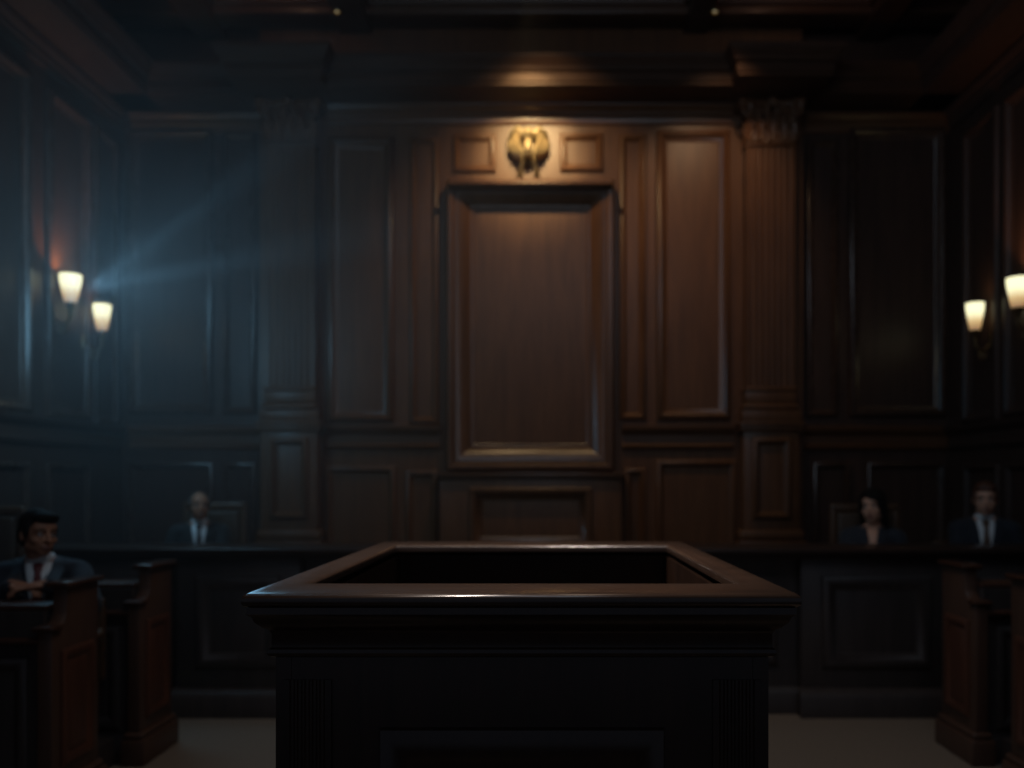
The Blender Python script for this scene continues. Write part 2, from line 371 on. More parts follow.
obj('block', MB().box((-0.83,-0.24,0),(0.83,-0.001,zt-0.05),0.008), 'wall', t)
obj('top_molding', MB().box((-0.86,-0.27,zt-0.05),(0.86,-0.001,zt-0.025),0.006).box((-0.875,-0.285,zt-0.025),(0.875,-0.001,zt),0.01), 'rail', t)
obj('panel_frame', MB().frame(-0.56,0.56,1.02,bz(487),[(0,0),(0,0.05),(0.015,0.065),(0.04,0.065),(0.06,0.05),(0.07,0.03),(0.10,0.015),(0.12,0.0)],lambda a,b,h:(a,-0.24-h,b)), 'mold', t)

E = thing('wall_emblem', 'round gilded eagle emblem on the wall above the tall centre panel', 'emblem', (bx(528.5), YB, bz(152)))
mb = MB(); vs, fs = [], []
nr, na = 8, 40
for q in range(nr+1):                                       # half oval boss standing off the wall
    a = PI/2*q/nr
    for k in range(na):
        th = 2*PI*k/na; vs.append((0.198*math.cos(a)*math.cos(th), -0.002-0.09*math.sin(a), 0.045+0.148*math.cos(a)*math.sin(th)))
for q in range(nr):
    for k in range(na): fs.append((q*na+k, q*na+(k+1)%na, (q+1)*na+(k+1)%na, (q+1)*na+k))
mb.add(vs, fs); bmesh.ops.remove_doubles(mb.bm, verts=mb.bm.verts[:], dist=0.001)
med = obj('medallion', mb, 'gold', E)
mb = MB()
mb.ball((0,-0.150,-0.005),(0.036,0.055,0.10)); mb.ball((0,-0.165,0.105),(0.062,0.062,0.058)); mb.tube([(0,-0.20,0.11),(0.008,-0.235,0.10),(0.012,-0.245,0.078)],[0.024,0.014,0.004],10)
for k in range(9): mb.ball((((k%3)-1)*0.018,-0.195,0.03-0.035*(k//3)),(0.013,0.012,0.022),u=10,v=6)
obj('eagle_body', mb, 'gold', E)
for s_ in (-1, 1):
    mb = MB()
    mb.tube([(s_*0.045,-0.165,0.10),(s_*0.095,-0.155,0.152),(s_*0.15,-0.11,0.135),(s_*0.19,-0.05,0.07)],[0.022,0.03,0.028,0.016],12)
    for k in range(6):
        f = k/5
        xw, yw, ztop, zbot = 0.085+0.095*f, -0.155+0.10*f**1.4, 0.135-0.06*f*f, -0.095+0.075*f*f
        mb.ball((s_*xw, yw-0.012*(k%2), (ztop+zbot)/2),(0.0145,0.026,(ztop-zbot)/2),Matrix.Rotation(s_*(0.20-0.34*f),4,'Y'),u=12,v=10)
    obj('wing', mb, 'gold', E)
    mb = MB()
    mb.limb((s_*0.05,-0.03,-0.09),(s_*0.075,-0.02,-0.175),0.03,0.026)
    for k in (-1,0,1): mb.limb((s_*0.075,-0.022,-0.175),(s_*0.078+k*0.024,-0.018,-0.225),0.016,0.010,8)
    obj('claw', mb, 'brass', E)  # darker metal puts the shade below the boss into the claw colour
mb = MB()
for k in range(-2,3): mb.ball((k*0.020,-0.05,-0.10+abs(k)*0.008),(0.014,0.016,0.06),Matrix.Rotation(-k*0.12,4,'Y'),u=10,v=8)
obj('tail', mb, 'brass', E)

# ------------------------------------------------------------------ sconces
def sconce(x, y, zc, sg, label, rf=1.0):
    """sg = +1 on the left wall (arm reaches to +x)"""
    wx = -sg*0.149 if sg > 0 else 0.149
    t = thing('wall_sconce', label, 'wall lamp', (x, y, zc), 0, 'lit wall sconces')
    obj('lamp_shade', MB().lathe([(r_*rf, z_) for r_, z_ in [(0.004,-0.135),(0.045,-0.135),(0.056,-0.125),(0.072,-0.07),(0.090,0.0),(0.103,0.06),(0.107,0.10),(0.107,0.108),(0.102,0.11),(0.094,0.07),(0.082,0),(0.064,-0.08),(0.045,-0.12),(0.004,-0.122)]], 32, cap=False), 'shade', t)
    obj('shade_holder', MB().lathe([(0.01,-0.20),(0.022,-0.195),(0.026,-0.18),(0.018,-0.17),(0.03,-0.155),(0.052*rf,-0.14),(0.058*rf,-0.118),(0.057*rf,-0.118),(0.04*rf,-0.137),(0.004,-0.14)], 24), 'brass', t)
    pts = [(0,0,-0.19),(0,0,-0.23),(wx*0.15,0,-0.285),(wx*0.45,0,-0.30),(wx*0.75,0,-0.27),(wx*0.92,0,-0.23)]
    mb = MB().tube(pts, [0.012,0.012,0.013,0.013,0.012,0.012], 10)
    sp = []
    for q in range(18):
        a = q/17*3.2*PI; r = 0.045-0.036*q/17; sp.append((wx*0.45+r*math.cos(a), 0, -0.345+r*math.sin(a)))
    mb.tube(sp, 0.008, 8); mb.ball((0,0,-0.215),0.02); mb.ball((0,0,-0.25),(0.014,0.014,0.02))
    obj('arm', mb, 'brass', t)
    bp = MB()
    m = Matrix.Translation((wx,0,-0.22)) @ Matrix.Rotation(sg*PI/2,4,'Y') @ Matrix.Diagonal((1.9,1,1,1))
    bp.lathe([(0.0,0.03),(0.02,0.028),(0.035,0.016),(0.05,0.012),(0.056,0.0)][::-1], 28, m)
    obj('wall_plate', bp, 'brass', t)
    return t
lamps = []
for px, py, X, sg, lab in ((70.5, 288, XL+0.15, 1, 'lit frosted sconce before the orange glowing panel, larger of the left pair'),
                           (102, 317, XL+0.15, 1, 'lit frosted sconce nearer the dark corner, smaller of the left pair'),
                           (975, 316, XR-0.15, -1, 'lit frosted sconce on the right wall, the smaller one fully in view'),
                           (1018, 292, XR-0.15, -1, 'lit frosted sconce cut by the right edge of the picture')):
    d = X*F/(px-VX); z = EYE+(VY-py)*d/F
    sconce(X, d, z, sg, lab, 0.70 if 90 < px < 1000 else 0.80); lamps.append((X, d, z, sg))

# ------------------------------------------------------------------ witness box
B0, B1, BF, BB, ZR = -0.68, 0.574, 1.9, 3.56, 1.397
wbx = thing('witness_box', 'dark polished open-topped wooden witness box in the centre foreground', 'witness box', ((B0+B1)/2, (BF+BB)/2, 0))
hx, hy = (B1-B0)/2, (BB-BF)/2
ix, iy = hx-0.093, hy-0.205
mb = MB()
RP = [(0.06,-0.032),(0.010,-0.031),(0.003,-0.027),(0.0,-0.020),(0.0,-0.012),(0.003,-0.005),(0.010,0.0)]
R = []
for u, h in RP: R.append([mb.bm.verts.new((sx*(hx-u), sy*(hy-u), ZR+h)) for sx, sy in ((-1,-1),(1,-1),(1,1),(-1,1))])
for dxx, h in ((0.008, 0.0),(0.002,-0.003),(0.0,-0.01),(0.0,-0.026)): R.append([mb.bm.verts.new((sx*(ix+dxx), sy*(iy+dxx), ZR+h)) for sx, sy in ((-1,-1),(1,-1),(1,1),(-1,1))])
R.append(R[0])
for p, q in zip(R, R[1:]):
    for i in range(4): mb.bm.faces.new((p[i], p[(i+1)%4], q[(i+1)%4], q[i]))
obj('top_rail', mb, 'box', wbx, 60)
# cornice mouldings below the rail
mb = MB(); R = []
for u, z in ((0.062,1.366),(0.010,1.365),(0.008,1.350),(0.018,1.342),(0.022,1.330),(0.036,1.316),(0.046,1.310),(0.052,1.300),(0.052,1.268),(0.046,1.264),(0.043,1.256),(0.048,1.248),(0.058,1.244),(0.09,1.242)):
    R.append([mb.bm.verts.new((sx*(hx-u), sy*(hy-u), z)) for sx, sy in ((-1,-1),(1,-1),(1,1),(-1,1))])
for p, q in zip(R, R[1:]):
    for i in range(4): mb.bm.faces.new((p[i], p[(i+1)%4], q[(i+1)%4], q[i]))
obj('cornice_molding', mb, 'boxv', wbx, 35)
ox, oy = hx-0.056, hy-0.07
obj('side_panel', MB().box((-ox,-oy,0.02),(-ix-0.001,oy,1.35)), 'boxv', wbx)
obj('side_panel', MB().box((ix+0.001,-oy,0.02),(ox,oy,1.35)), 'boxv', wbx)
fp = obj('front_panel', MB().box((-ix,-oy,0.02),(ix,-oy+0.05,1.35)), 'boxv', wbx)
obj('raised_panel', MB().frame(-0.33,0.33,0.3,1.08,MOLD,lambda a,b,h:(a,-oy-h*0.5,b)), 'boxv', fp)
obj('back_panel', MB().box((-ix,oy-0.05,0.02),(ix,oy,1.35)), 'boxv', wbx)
for sx in (-1, 1):
    n = 5; w = 0.055; prof = [(-w,0),(-w,0.008)]
    for k in range(n):
        c = -w+0.012+(2*w-0.024)/n*(k+0.5); r = (2*w-0.024)/n*0.38
        for q in range(5): prof.append((c+r*math.cos(PI-PI*q/4), 0.008-0.8*r*math.sin(PI-PI*q/4)))
    prof += [(w,0.008),(w,0)]
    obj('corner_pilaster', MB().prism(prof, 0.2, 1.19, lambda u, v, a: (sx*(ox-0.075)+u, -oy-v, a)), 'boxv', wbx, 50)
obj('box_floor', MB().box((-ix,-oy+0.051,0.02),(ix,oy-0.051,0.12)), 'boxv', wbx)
mb = MB(); R = []
for u, z in ((0.02,0.0),(0.02,0.15),(0.035,0.17),(0.06,0.18),(0.08,0.185)):
    R.append([mb.bm.verts.new((sx*(hx-u), sy*(hy-u), z)) for sx, sy in ((-1,-1),(1,-1),(1,1),(-1,1))])
for p, q in zip(R, R[1:]):
    for i in range(4): mb.bm.faces.new((p[i], p[(i+1)%4], q[(i+1)%4], q[i]))
obj('base_molding', mb, 'boxv', wbx, 35)

# ------------------------------------------------------------------ long bench across the room, and the dais behind it
ZB = 1.185
db = obj('platform', MB().box((XL+0.001, 6.05, 0.001), (XR-0.001, YB-0.3, 0.30)), 'bar')
tag(db, 'raised dark wood platform behind the long front bench', 'platform', kind='structure')
lb = thing('long_bench', 'long dark panelled bench running wall to wall before the back wall', 'bench', (0, 5.97, 0))
obj('bench_top', MB().box((XL+0.13,-0.10,ZB-0.045),(XR-0.13,0.38,ZB),0.012,3).box((XL+0.13,-0.07,ZB-0.075),(XR-0.13,0.05,ZB-0.045),0.01), 'bart', lb)
xe = (801-VX)*5.97/F; xw = (172-VX)*5.9/F
obj('front_panel', MB().box((XL+0.13,0.10,0),(XR-0.13,0.15,ZB-0.075)), 'bar', lb)
for a, b in ((XL+0.16, xw-0.045), (xw, (300-VX)*5.97/F), (xe, (950-VX)*5.97/F), ((957-VX)*5.97/F, XR-0.16)):
    s_ = obj('projecting_bay', MB().box((a,0.0,0),(b,0.10,ZB-0.075),0.004), 'bar', lb)
    obj('bay_panel', MB().frame(a+0.14,b-0.14,0.34,ZB-0.2,MOLD,lambda p,q,h:(p,-h*0.7,q)), 'bar', s_)
    obj('bay_plinth', MB().prism([(0.01,0),(-0.07,0),(-0.07,0.14),(-0.045,0.17),(-0.02,0.19),(0.01,0.20)], a-0.02, b+0.02, lambda u, v, q: (q, u, v)), 'bar', s_)
obj('plinth', MB().prism([(0.11,0),(0.04,0),(0.04,0.14),(0.06,0.17),(0.08,0.19),(0.11,0.20)], XL+0.14, XR-0.14, lambda u, v, q: (q, u, v)), 'bar', lb)
for a, b in (((312-VX)*6/F, -0.1), (0.0, (780-VX)*6/F)):
    obj('bay_panel', MB().frame(a,b,0.34,ZB-0.2,MOLD,lambda p,q,h:(p,0.10-h*0.7,q)), 'bar', lb)

# ------------------------------------------------------------------ side benches with stepped ends
def side_bench(x_face, sg, y0, x_wall, label):
    """sg = +1: the end faces +x (left bench); y0 = its near edge"""
    t = thing('side_bench', label, 'bench', (x_face, y0, 0), 0, 'side benches with stepped panelled ends')
    prof = [(0.0,0.0),(0.42,0.0),(0.42,1.125),(0.13,1.125),(0.13,1.06),(0.122,1.0),(0.10,0.965),(0.06,0.945),(0.0,0.93)]
    e = obj('end_panel', MB().prism(prof, 0, 0.07, lambda u, v, a: (-sg*a, u, v), 0.004), 'bench', t)
    obj('end_cap', MB().box((-0.095,0.10,1.125),(0.025,0.445,1.155),0.012,3) if sg > 0 else MB().box((-0.025,0.10,1.125),(0.095,0.445,1.155),0.012,3), 'cap', e)
    obj('step_cap', MB().box((-0.09,-0.025,0.93),(0.02,0.07,0.955),0.011,3) if sg > 0 else MB().box((-0.02,-0.025,0.93),(0.09,0.07,0.955),0.011,3), 'bencht', e)
    obj('raised_panel', MB().frame(0.07,0.36,0.26,0.83,[(0,0),(0,0.012),(0.01,0.02),(0.03,0.02),(0.045,0.008),(0.06,0.004),(0.075,0.012),(0.09,0.015)],lambda a,b,h:(sg*h,a,b),fill=True), 'benchp', e)
    b0, b1 = (-0.03, 0.03) if sg > 0 else (-0.03, 0.03)
    obj('foot', MB().box((-0.10,-0.03,0),(0.035,0.45,0.15),0.008).box((-0.09,-0.02,0.15),(0.022,0.44,0.19),0.014,3) if sg > 0 else MB().box((-0.035,-0.03,0),(0.10,0.45,0.15),0.008).box((-0.022,-0.02,0.15),(0.09,0.44,0.19),0.014,3), 'bench', e)
    L_ = abs(x_wall-x_face)
    def X(a, b): return (min(-sg*a,-sg*b), max(-sg*a,-sg*b))
    a, b = X(0.07, L_-0.02)
    f = obj('front_panel', MB().box((a,0.05,0),(b,0.09,1.02)), 'bar', t)
    n = 2
    for k in range(n):
        w = (b-a)/n
        obj('inset_panel', MB().frame(a+w*k+0.07,a+w*(k+1)-0.07,0.2,0.8,SLIM,lambda p,q,h:(p,0.05-h*0.6,q)), 'bar', f)
    obj('desk_top', MB().box((a,0.07,1.02),(b,0.265,1.048),0.008), 'bencht', t)
    obj('ledge', MB().box((a,0.0,0.87),(b,0.05,0.895),0.008), 'bencht', t)
    obj('base_board', MB().box((a,0.02,0),(b,0.05,0.16),0.005), 'bar', t)
    return t
side_bench(-2.35, 1, 4.05, XL, 'wooden bench at lower left with stepped end, seated man leaning on its desk')
side_bench(-2.35, 1, 4.93, XL, 'farther left bench with stepped wooden end, between the near left bench and long bench')
side_bench(2.50, -1, 4.93, XR, 'wooden bench with reddish stepped end, standing whole before the long bench on the right')
side_bench(2.50, -1, 4.14, XR, 'bench with stepped wooden end, cut off by the right picture edge')
for nm, a, b, lab in (('platform_left', XL+0.005, -2.50, 'low riser under the left benches'), ('platform_right', 2.65, XR-0.005, 'low riser under the right benches')):
    p = obj(nm, MB().box((a, 4.16, 0.001), (b, 4.93, 0.16)), 'bar'); tag(p, lab, 'platform', kind='structure')

# ------------------------------------------------------------------ chairs
def chair(x, y, zf, label, w=0.56, top=1.17, seat=0.45, rot=0, mat='leather', depth=0.46):
    seat -= 0.025
    t = thing('armchair', label, 'chair', (x, y, zf), rot, 'courtroom armchairs')
    obj('seat', MB().box((-w/2+0.03,-depth/2,seat-0.09),(w/2-0.03,depth/2,seat),0.03,4), mat, t)
    bk = obj('backrest', MB().box((-w/2,depth/2-0.05,seat-0.1),(-w/2+0.05,depth/2,top-0.02),0.012).box((w/2-0.05,depth/2-0.05,seat-0.1),(w/2,depth/2,top-0.02),0.012).box((-w/2,depth/2-0.05,top-0.07),(w/2,depth/2,top),0.018,3).box((-w/2,depth/2-0.045,seat+0.02),(w/2,depth/2-0.005,seat+0.07),0.01), 'chairwood', t)
    obj('back_pad', MB().box((-w/2+0.052,depth/2-0.072,seat+0.07),(w/2-0.052,depth/2-0.004,top-0.072),0.025,4), mat, bk)
    for sx in (-1, 1):
        for sy in (-1, 1):
            xx, yy = sx*(w/2-0.055), sy*(depth/2-0.035)
            obj('leg', MB().lathe([(0.014,0.0),(0.018,0.05),(0.022,0.2),(0.028,seat-0.12),(0.026,seat-0.08)],14,Matrix.Translation((xx,yy,0))), 'chairwood', t)
        obj('armrest', MB().tube([(sx*(w/2-0.02),depth/2-0.04,seat+0.20),(sx*(w/2+0.05),0.0,seat+0.19),(sx*(w/2+0.05),-depth/2+0.06,seat+0.18),(sx*(w/2+0.04),-depth/2+0.03,seat+0.10),(sx*(w/2-0.03),-depth/2+0.04,seat-0.04)],[0.018,0.022,0.022,0.018,0.016],12), 'chairwood', t)
    return t

# ------------------------------------------------------------------ people
def remesh(mb, name, voxel, smooth=2, angle=180):
    me = mb.mesh(name+'_rough')
    o = bpy.data.objects.new(name+'_rough', me); C.objects.link(o)
    r = o.modifiers.new('r', 'REMESH'); r.mode = 'VOXEL'; r.voxel_size = voxel; r.use_smooth_shade = True
    if smooth:
        s_ = o.modifiers.new('s', 'SMOOTH'); s_.factor = 0.5; s_.iterations = smooth
    dg = bpy.context.evaluated_depsgraph_get(); dg.update()
    out = bpy.data.meshes.new_from_object(o.evaluated_get(dg)); out.name = name
    bpy.data.objects.remove(o); bpy.data.meshes.remove(me)
    for p in out.polygons: p.use_smooth = True
    return out

def elbow(S, W, l1, l2, pole):
    d = W-S; L_ = min(d.length, (l1+l2)*0.999); dn = d.normalized()
    a = (l1*l1-l2*l2+L_*L_)/(2*L_); h = math.sqrt(max(0, l1*l1-a*a))
    p = Vector(pole); p = (p-dn*p.dot(dn)).normalized()
    return S+dn*a+p*h

def person(loc, seat, label, name='person', skin='skin', hair='hairdark', suit='suit', tie=None, female=False, bald=0.0, yaw=0.0, tilt=0.0, nod=0.0,
           hands=None, lean=0.0, turn=0.0, lip='lipd', vdepth=0.30, square=False, foot_z=0.0, scale=1.0):
    """seated figure facing -y; loc = floor point under the seat, seat = height of the seat above it"""
    k = 0.92 if female else 1.0
    V = Vector
    hip = seat+0.10
    Rt = Matrix.Rotation(turn, 4, 'Z')
    def T(p):                                             # torso lean and turn
        p = V(p); q = p-V((0,0,hip)); q = Matrix.Rotation(lean, 4, 'X') @ q
        return Rt @ (q+V((0,0,hip)))
    nb, sh = seat+0.545, seat+0.478
    S = {s_: T((s_*0.172*k, 0.015, sh)) for s_ in (-1, 1)}
    headc = T((0, -0.03, seat+0.70))
    Mh = Matrix.Translation(headc) @ Matrix.Rotation(yaw, 4, 'Z') @ Matrix.Rotation(tilt, 4, 'Y') @ Matrix.Rotation(nod, 4, 'X')
    H = lambda p: Mh @ V(p)
    W, E_ = {}, {}
    for s_ in (-1, 1):
        w = V(hands[s_]) if hands else V((s_*0.12, -0.30, seat+0.20))
        W[s_] = w; E_[s_] = elbow(S[s_], w, 0.285*k, 0.255*k, (s_*0.6, 0.35, -0.6) if hands else (s_*0.45, 0.35, -0.85))
    # --- one continuous body: head with face, neck, torso, arms, hands with five fingers, legs, feet
    mb = MB()
    def hb(c, r, rot=None): mb.ball((0,0,0), r, None, 18, 12) if False else bmesh.ops.create_uvsphere(mb.bm, u_segments=18, v_segments=12, radius=1, matrix=Mh @ Matrix.Translation(c) @ (rot or Matrix.Identity(4)) @ Matrix.Diagonal((*r,1)))
    hb((0,0.012,0.025),(0.074*k,0.092,0.09)); hb((0,-0.03,-0.035),(0.058*k,0.062,0.075)); hb((0,-0.055,-0.085),(0.03*k,0.03,0.024))
    hb((0,-0.055,0.035),(0.058*k,0.036,0.045)); hb((0,-0.08,0.018),(0.045*k,0.014,0.010))
    for s_ in (-1, 1):
        hb((s_*0.042*k,-0.058,-0.028),(0.022,0.024,0.02)); hb((s_*0.076*k,0.01,-0.01),(0.010,0.02,0.032)); hb((s_*0.03*k,-0.079,0.0125),(0.018,0.0115,0.0065)); hb((s_*0.03*k,-0.077,-0.009),(0.017,0.0105,0.006))
        hb((s_*0.040*k,-0.01,-0.065),(0.022,0.05,0.024))
        hb((s_*0.012,-0.094,-0.03),(0.009,0.010,0.008))
    mb.limb(H((0,-0.088,0.008)), H((0,-0.112,-0.028)), 0.009, 0.0125, 10)
    hb((0,-0.088,-0.058),(0.024*k,0.012,0.007)); hb((0,-0.084,-0.068),(0.02*k,0.011,0.007))
    mb.limb(T((0,0.02,nb-0.03)), H((0,0.015,-0.06)), 0.058*k, 0.054*k)
    R4 = Rt.copy(); mb.ball(T((0,0.01,hip+0.33)),(0.155*k,0.10,0.16),R4); mb.ball(T((0,0.0,hip+0.12)),(0.14*k,0.10,0.18),R4); mb.ball(V((0,0.0,hip)),(0.165,0.11,0.11))
    mb.limb(S[-1]+Rt@V((0.05,0,0.0)), S[1]+Rt@V((-0.05,0,0.0)), 0.052, 0.052)
    for s_ in (-1, 1):
        mb.limb(S[s_], E_[s_], 0.05*k, 0.04*k); mb.limb(E_[s_], W[s_], 0.04*k, 0.026*k)
        fd = (W[s_]-E_[s_]).normalized()
        inward = V((-s_, 0, 0)); inward = (inward-fd*inward.dot(fd)).normalized()
        if hands: fd = (fd+V((-s_*0.75,0,-0.15))+V((0,0,-fd.z))).normalized(); inward = V((0,0,1)).cross(fd).normalized()*s_*1.0; 
        dn = fd.cross(inward).normalized(); dn = dn if dn.z < 0 else -dn
        side = dn.cross(fd).normalized()
        if side.dot(V((-s_,-0.3,0))) < 0: side = -side     # thumb side
        pal = W[s_]+fd*0.055
        bmesh.ops.create_uvsphere(mb.bm, u_segments=14, v_segments=10, radius=1, matrix=Matrix.Translation(pal) @ Matrix((side.to_4d()*1, fd.to_4d(), dn.to_4d(), (0,0,0,1))).transposed().to_3x3().to_4x4() @ Matrix.Diagonal((0.042,0.058,0.019,1)))
        mb.limb(W[s_], pal, 0.026*k, 0.022)
        for q, (off, ln) in enumerate(((0.030,0.072),(0.010,0.082),(-0.010,0.076),(-0.029,0.058))):
            a = pal+fd*0.045+side*off; p1 = a+fd*ln*0.45+dn*0.004; p2 = p1+(fd*0.75+dn*0.66)*ln*0.32; p3 = p2+(fd*0.3+dn*0.95)*ln*0.25
            mb.limb(a, p1, 0.0095, 0.009, 8); mb.limb(p1, p2, 0.009, 0.0082, 8); mb.limb(p2, p3, 0.0082, 0.0072, 8)
        a = pal-fd*0.025+side*0.034; p1 = a+(fd*0.7+side*0.72)*0.042; p2 = p1+(fd*0.95+side*0.15)*0.032
        mb.limb(a, p1, 0.013, 0.0105, 8); mb.limb(p1, p2, 0.0105, 0.0085, 8)
    legs = {}
    for s_ in (-1, 1):
        hp = V((s_*0.09,0,seat+0.085)); kn = V((s_*0.11,-0.40,seat+0.075)); an = V((s_*0.11,-0.30,foot_z+0.085))
        legs[s_] = (hp, kn, an)
        mb.limb(hp, kn, 0.076, 0.052); mb.limb(kn, an, 0.052, 0.036); mb.limb(an+V((0,0.02,-0.04)), an+V((0,-0.14,-0.055)), 0.036, 0.026)
    body = obj(name, remesh(mb, 'body', 0.005, 3), skin, loc=loc); body.scale = (scale,)*3
    tag(body, label, 'person')
    # --- eyes, brows, lips
    for s_ in (-1, 1):
        e = MB(); e.ball(H((s_*0.030*k,-0.0765,0.003)), 0.0122, u=14, v=10); eo = obj('eye', e, 'eye', body)
        i = MB(); i.ball(H((s_*0.030*k,-0.0862,0.003)), (0.0064,0.0036,0.0064), u=12, v=8); obj('iris', i, 'iris', eo)
        b = MB(); b.tube([H((s_*0.012,-0.094,0.022)),H((s_*0.03*k,-0.093,0.028)),H((s_*0.05*k,-0.08,0.022))],[0.004,0.005,0.003],8); obj('eyebrow', b, hair, body)
    b = MB(); b.tube([H((-0.022*k,-0.091,-0.0625)),H((-0.008,-0.0985,-0.060)),H((0.008,-0.0985,-0.060)),H((0.022*k,-0.091,-0.0625))],[0.003,0.0058,0.0058,0.003],8)
    b.tube([H((-0.018*k,-0.090,-0.067)),H((0,-0.096,-0.070)),H((0.018*k,-0.090,-0.067))],[0.003,0.006,0.003],8); obj('lips', b, lip, body)
    # --- hair
    hm = MB()
    def hh(c, r, rot=None): bmesh.ops.create_uvsphere(hm.bm, u_segments=18, v_segments=12, radius=1, matrix=Mh @ Matrix.Translation(c) @ (rot or Matrix.Identity(4)) @ Matrix.Diagonal((*r,1)))
    if female:
        hh((0,0.028,0.045),(0.092,0.098,0.092)); hh((0,0.06,-0.03),(0.088,0.062,0.12))
        hh((0.02,-0.062,0.075),(0.07,0.04,0.032),Matrix.Rotation(0.35,4,'Y'))
        hh((0.078,-0.012,-0.015),(0.024,0.05,0.105)); hh((-0.082,0.015,-0.02),(0.018,0.042,0.10)); hh((0.066,-0.05,0.03),(0.022,0.034,0.06))
        hh((0.075,0.01,-0.10),(0.028,0.045,0.05)); hh((-0.08,0.03,-0.10),(0.022,0.04,0.05))
    else:
        if bald < 0.5:
            hh((0,0.024,0.05),(0.082,0.094,0.08)); hh((0,0.07,0.0),(0.072,0.045,0.09)); 
            hh((0.0,-0.05-0.012*(1-bald),0.085),(0.062,0.045*(1-bald),0.032))
            hh((0.02,-0.065,0.088),(0.045,0.03*(1-bald),0.024))
        else:
            hh((0,0.028,0.04),(0.079,0.092,0.080)); hh((0,0.07,0.0),(0.07,0.045,0.085))
        for s_ in (-1, 1): hh((s_*0.07,0.0,0.02),(0.014,0.04,0.045)); hh((s_*0.073,-0.018,0.0),(0.007,0.012,0.03))
    ho = obj('hair', remesh(hm, 'hair', 0.006, 2), hair, body)
    # --- jacket, sleeves
    jm = MB()
    jm.ball(T((0,0.01,hip+0.29)),(0.18*k,0.124,0.19),R4); jm.ball(T((0,0.005,hip+0.12)),(0.172*k,0.128,0.22),R4); jm.ball(V((0,0.0,hip)),(0.19,0.135,0.11))
    jm.limb(S[-1]+Rt@V((0.02,0,0.005)), S[1]+Rt@V((-0.02,0,0.005)), 0.072, 0.072)
    for s_ in (-1, 1):
        jm.limb(T((s_*0.05,0.035,nb-0.012)), S[s_]+Rt@V((-s_*0.01,0,0.008)), 0.046, 0.062)
        jm.limb(S[s_], E_[s_], 0.070, 0.058); jm.limb(E_[s_], W[s_]-(W[s_]-E_[s_]).normalized()*0.02, 0.058, 0.042)
    jme = remesh(jm, 'jacket', 0.009, 4)
    jk = obj('jacket', jme, suit, body)
    bvh = BVHTree.FromPolygons([v.co.copy() for v in jme.vertices], [tuple(p.vertices) for p in jme.polygons])
    fwd = Rt @ V((0,-1,0)); rgt = Rt @ V((1,0,0)); c0 = Rt @ V((0,0,0))
    def front(u, z, off):
        o_ = T((0,0,z)); o_ = V((o_.x,o_.y,z))+rgt*u+fwd*0.6
        hit = bvh.ray_cast(o_, -fwd)
        if hit[0] is None: return V((o_.x,o_.y,z))-fwd*0.55
        return hit[0]+fwd*off
    def patch(nm, rows, off, mat, parent, thick=0.004, nu=8):
        """rows: list of (z, u_left, u_right) laid on the front of the jacket"""
        m = MB(); G = []
        for z, a, b_ in rows: G.append([m.bm.verts.new(front(a+(b_-a)*i/nu, z, off)) for i in range(nu+1)])
        for p, q in zip(G, G[1:]):
            for i in range(nu): m.bm.faces.new((p[i],p[i+1],q[i+1],q[i]))
        o = obj(nm, m, mat, parent, 60)
        sd = o.modifiers.new('thickness', 'SOLIDIFY'); sd.thickness = thick; sd.offset = 0
        return o
    zt = nb+0.02; zb = zt-vdepth; n = 12
    hwv = lambda f: 0.062*(1-f)**0.85+0.004
    rows = [(zt-(zt-zb)*i/n, -hwv(i/n), hwv(i/n)) for i in range(n+1)]
    if not female:
        shp = patch('shirt', rows, 0.005, 'shirt', body)
        tie_rows = []
        for i in range(n+1):
            f = i/n; z = zt-0.012-(zt-zb-0.004)*f
            w_ = 0.017+0.008*(1-f)**6 if f < 0.12 else 0.013+0.018*min(1,(f-0.12)/0.6)
            w_ = min(w_, hwv(min(1, f*0.98)) + 0.006)
            tie_rows.append((z, -w_, w_))
        patch('tie', tie_rows, 0.012, tie, body)
        cm = MB()                                          # shirt collar round the neck
        ring = []
        for j in range(25):
            a = 2*PI*j/24
            if False: pass
            ring.append(T((0.066*math.sin(a), 0.012-0.068*math.cos(a), nb+0.045+0.014*(-math.cos(a))*-1*0.6)))
        lo = [p-V((0,0,0.045)) for p in ring]
        A = [cm.bm.verts.new(p) for p in ring[:-1]]; B = [cm.bm.verts.new(p) for p in lo[:-1]]
        for j in range(24): cm.bm.faces.new((A[j],A[(j+1)%24],B[(j+1)%24],B[j]))
        co = obj('shirt_collar', cm, 'shirt', shp, 60); sd = co.modifiers.new('thickness','SOLIDIFY'); sd.thickness = 0.006
    else:
        patch('neckline', [(z, a*0.6, b_*0.6) for z, a, b_ in rows[:9]], 0.004, skin, body)
        patch('blouse', [(zt-(zt-zb)*i/n, -hwv(i/n)*0.7, hwv(i/n)*0.7) for i in range(8, n+1)], 0.006, 'shirt', body)
    for s_ in (-1, 1):                                     # lapels
        lr = []
        for i in range(n+1):
            f = i/n; z = zt-(zt-zb)*f; a = hwv(f)-0.002; wv = 0.02+0.048*math.sin(PI*min(1, f*1.25+0.08))**0.8*(1 if f < 0.55 else max(0.1,(1-f)/0.45))
            a *= 0.62 if female else 1
            lr.append((z, s_*a, s_*(a+wv)))
        patch('lapel', lr, 0.009, suit, jk)
    if square:
        patch('pocket_square', [(seat+0.385,0.078,0.092),(seat+0.37,0.07,0.118),(seat+0.35,0.073,0.118)], 0.012, 'shirt', jk)
    # --- cuffs, trousers and shoes
    if hands:
        for s_ in (-1, 1):
            d_ = (W[s_]-E_[s_]).normalized(); cu = MB(); cu.tube([W[s_]-d_*0.04, W[s_]-d_*0.004],[0.034,0.034],16); obj('shirt_cuff', cu, 'shirt', body)
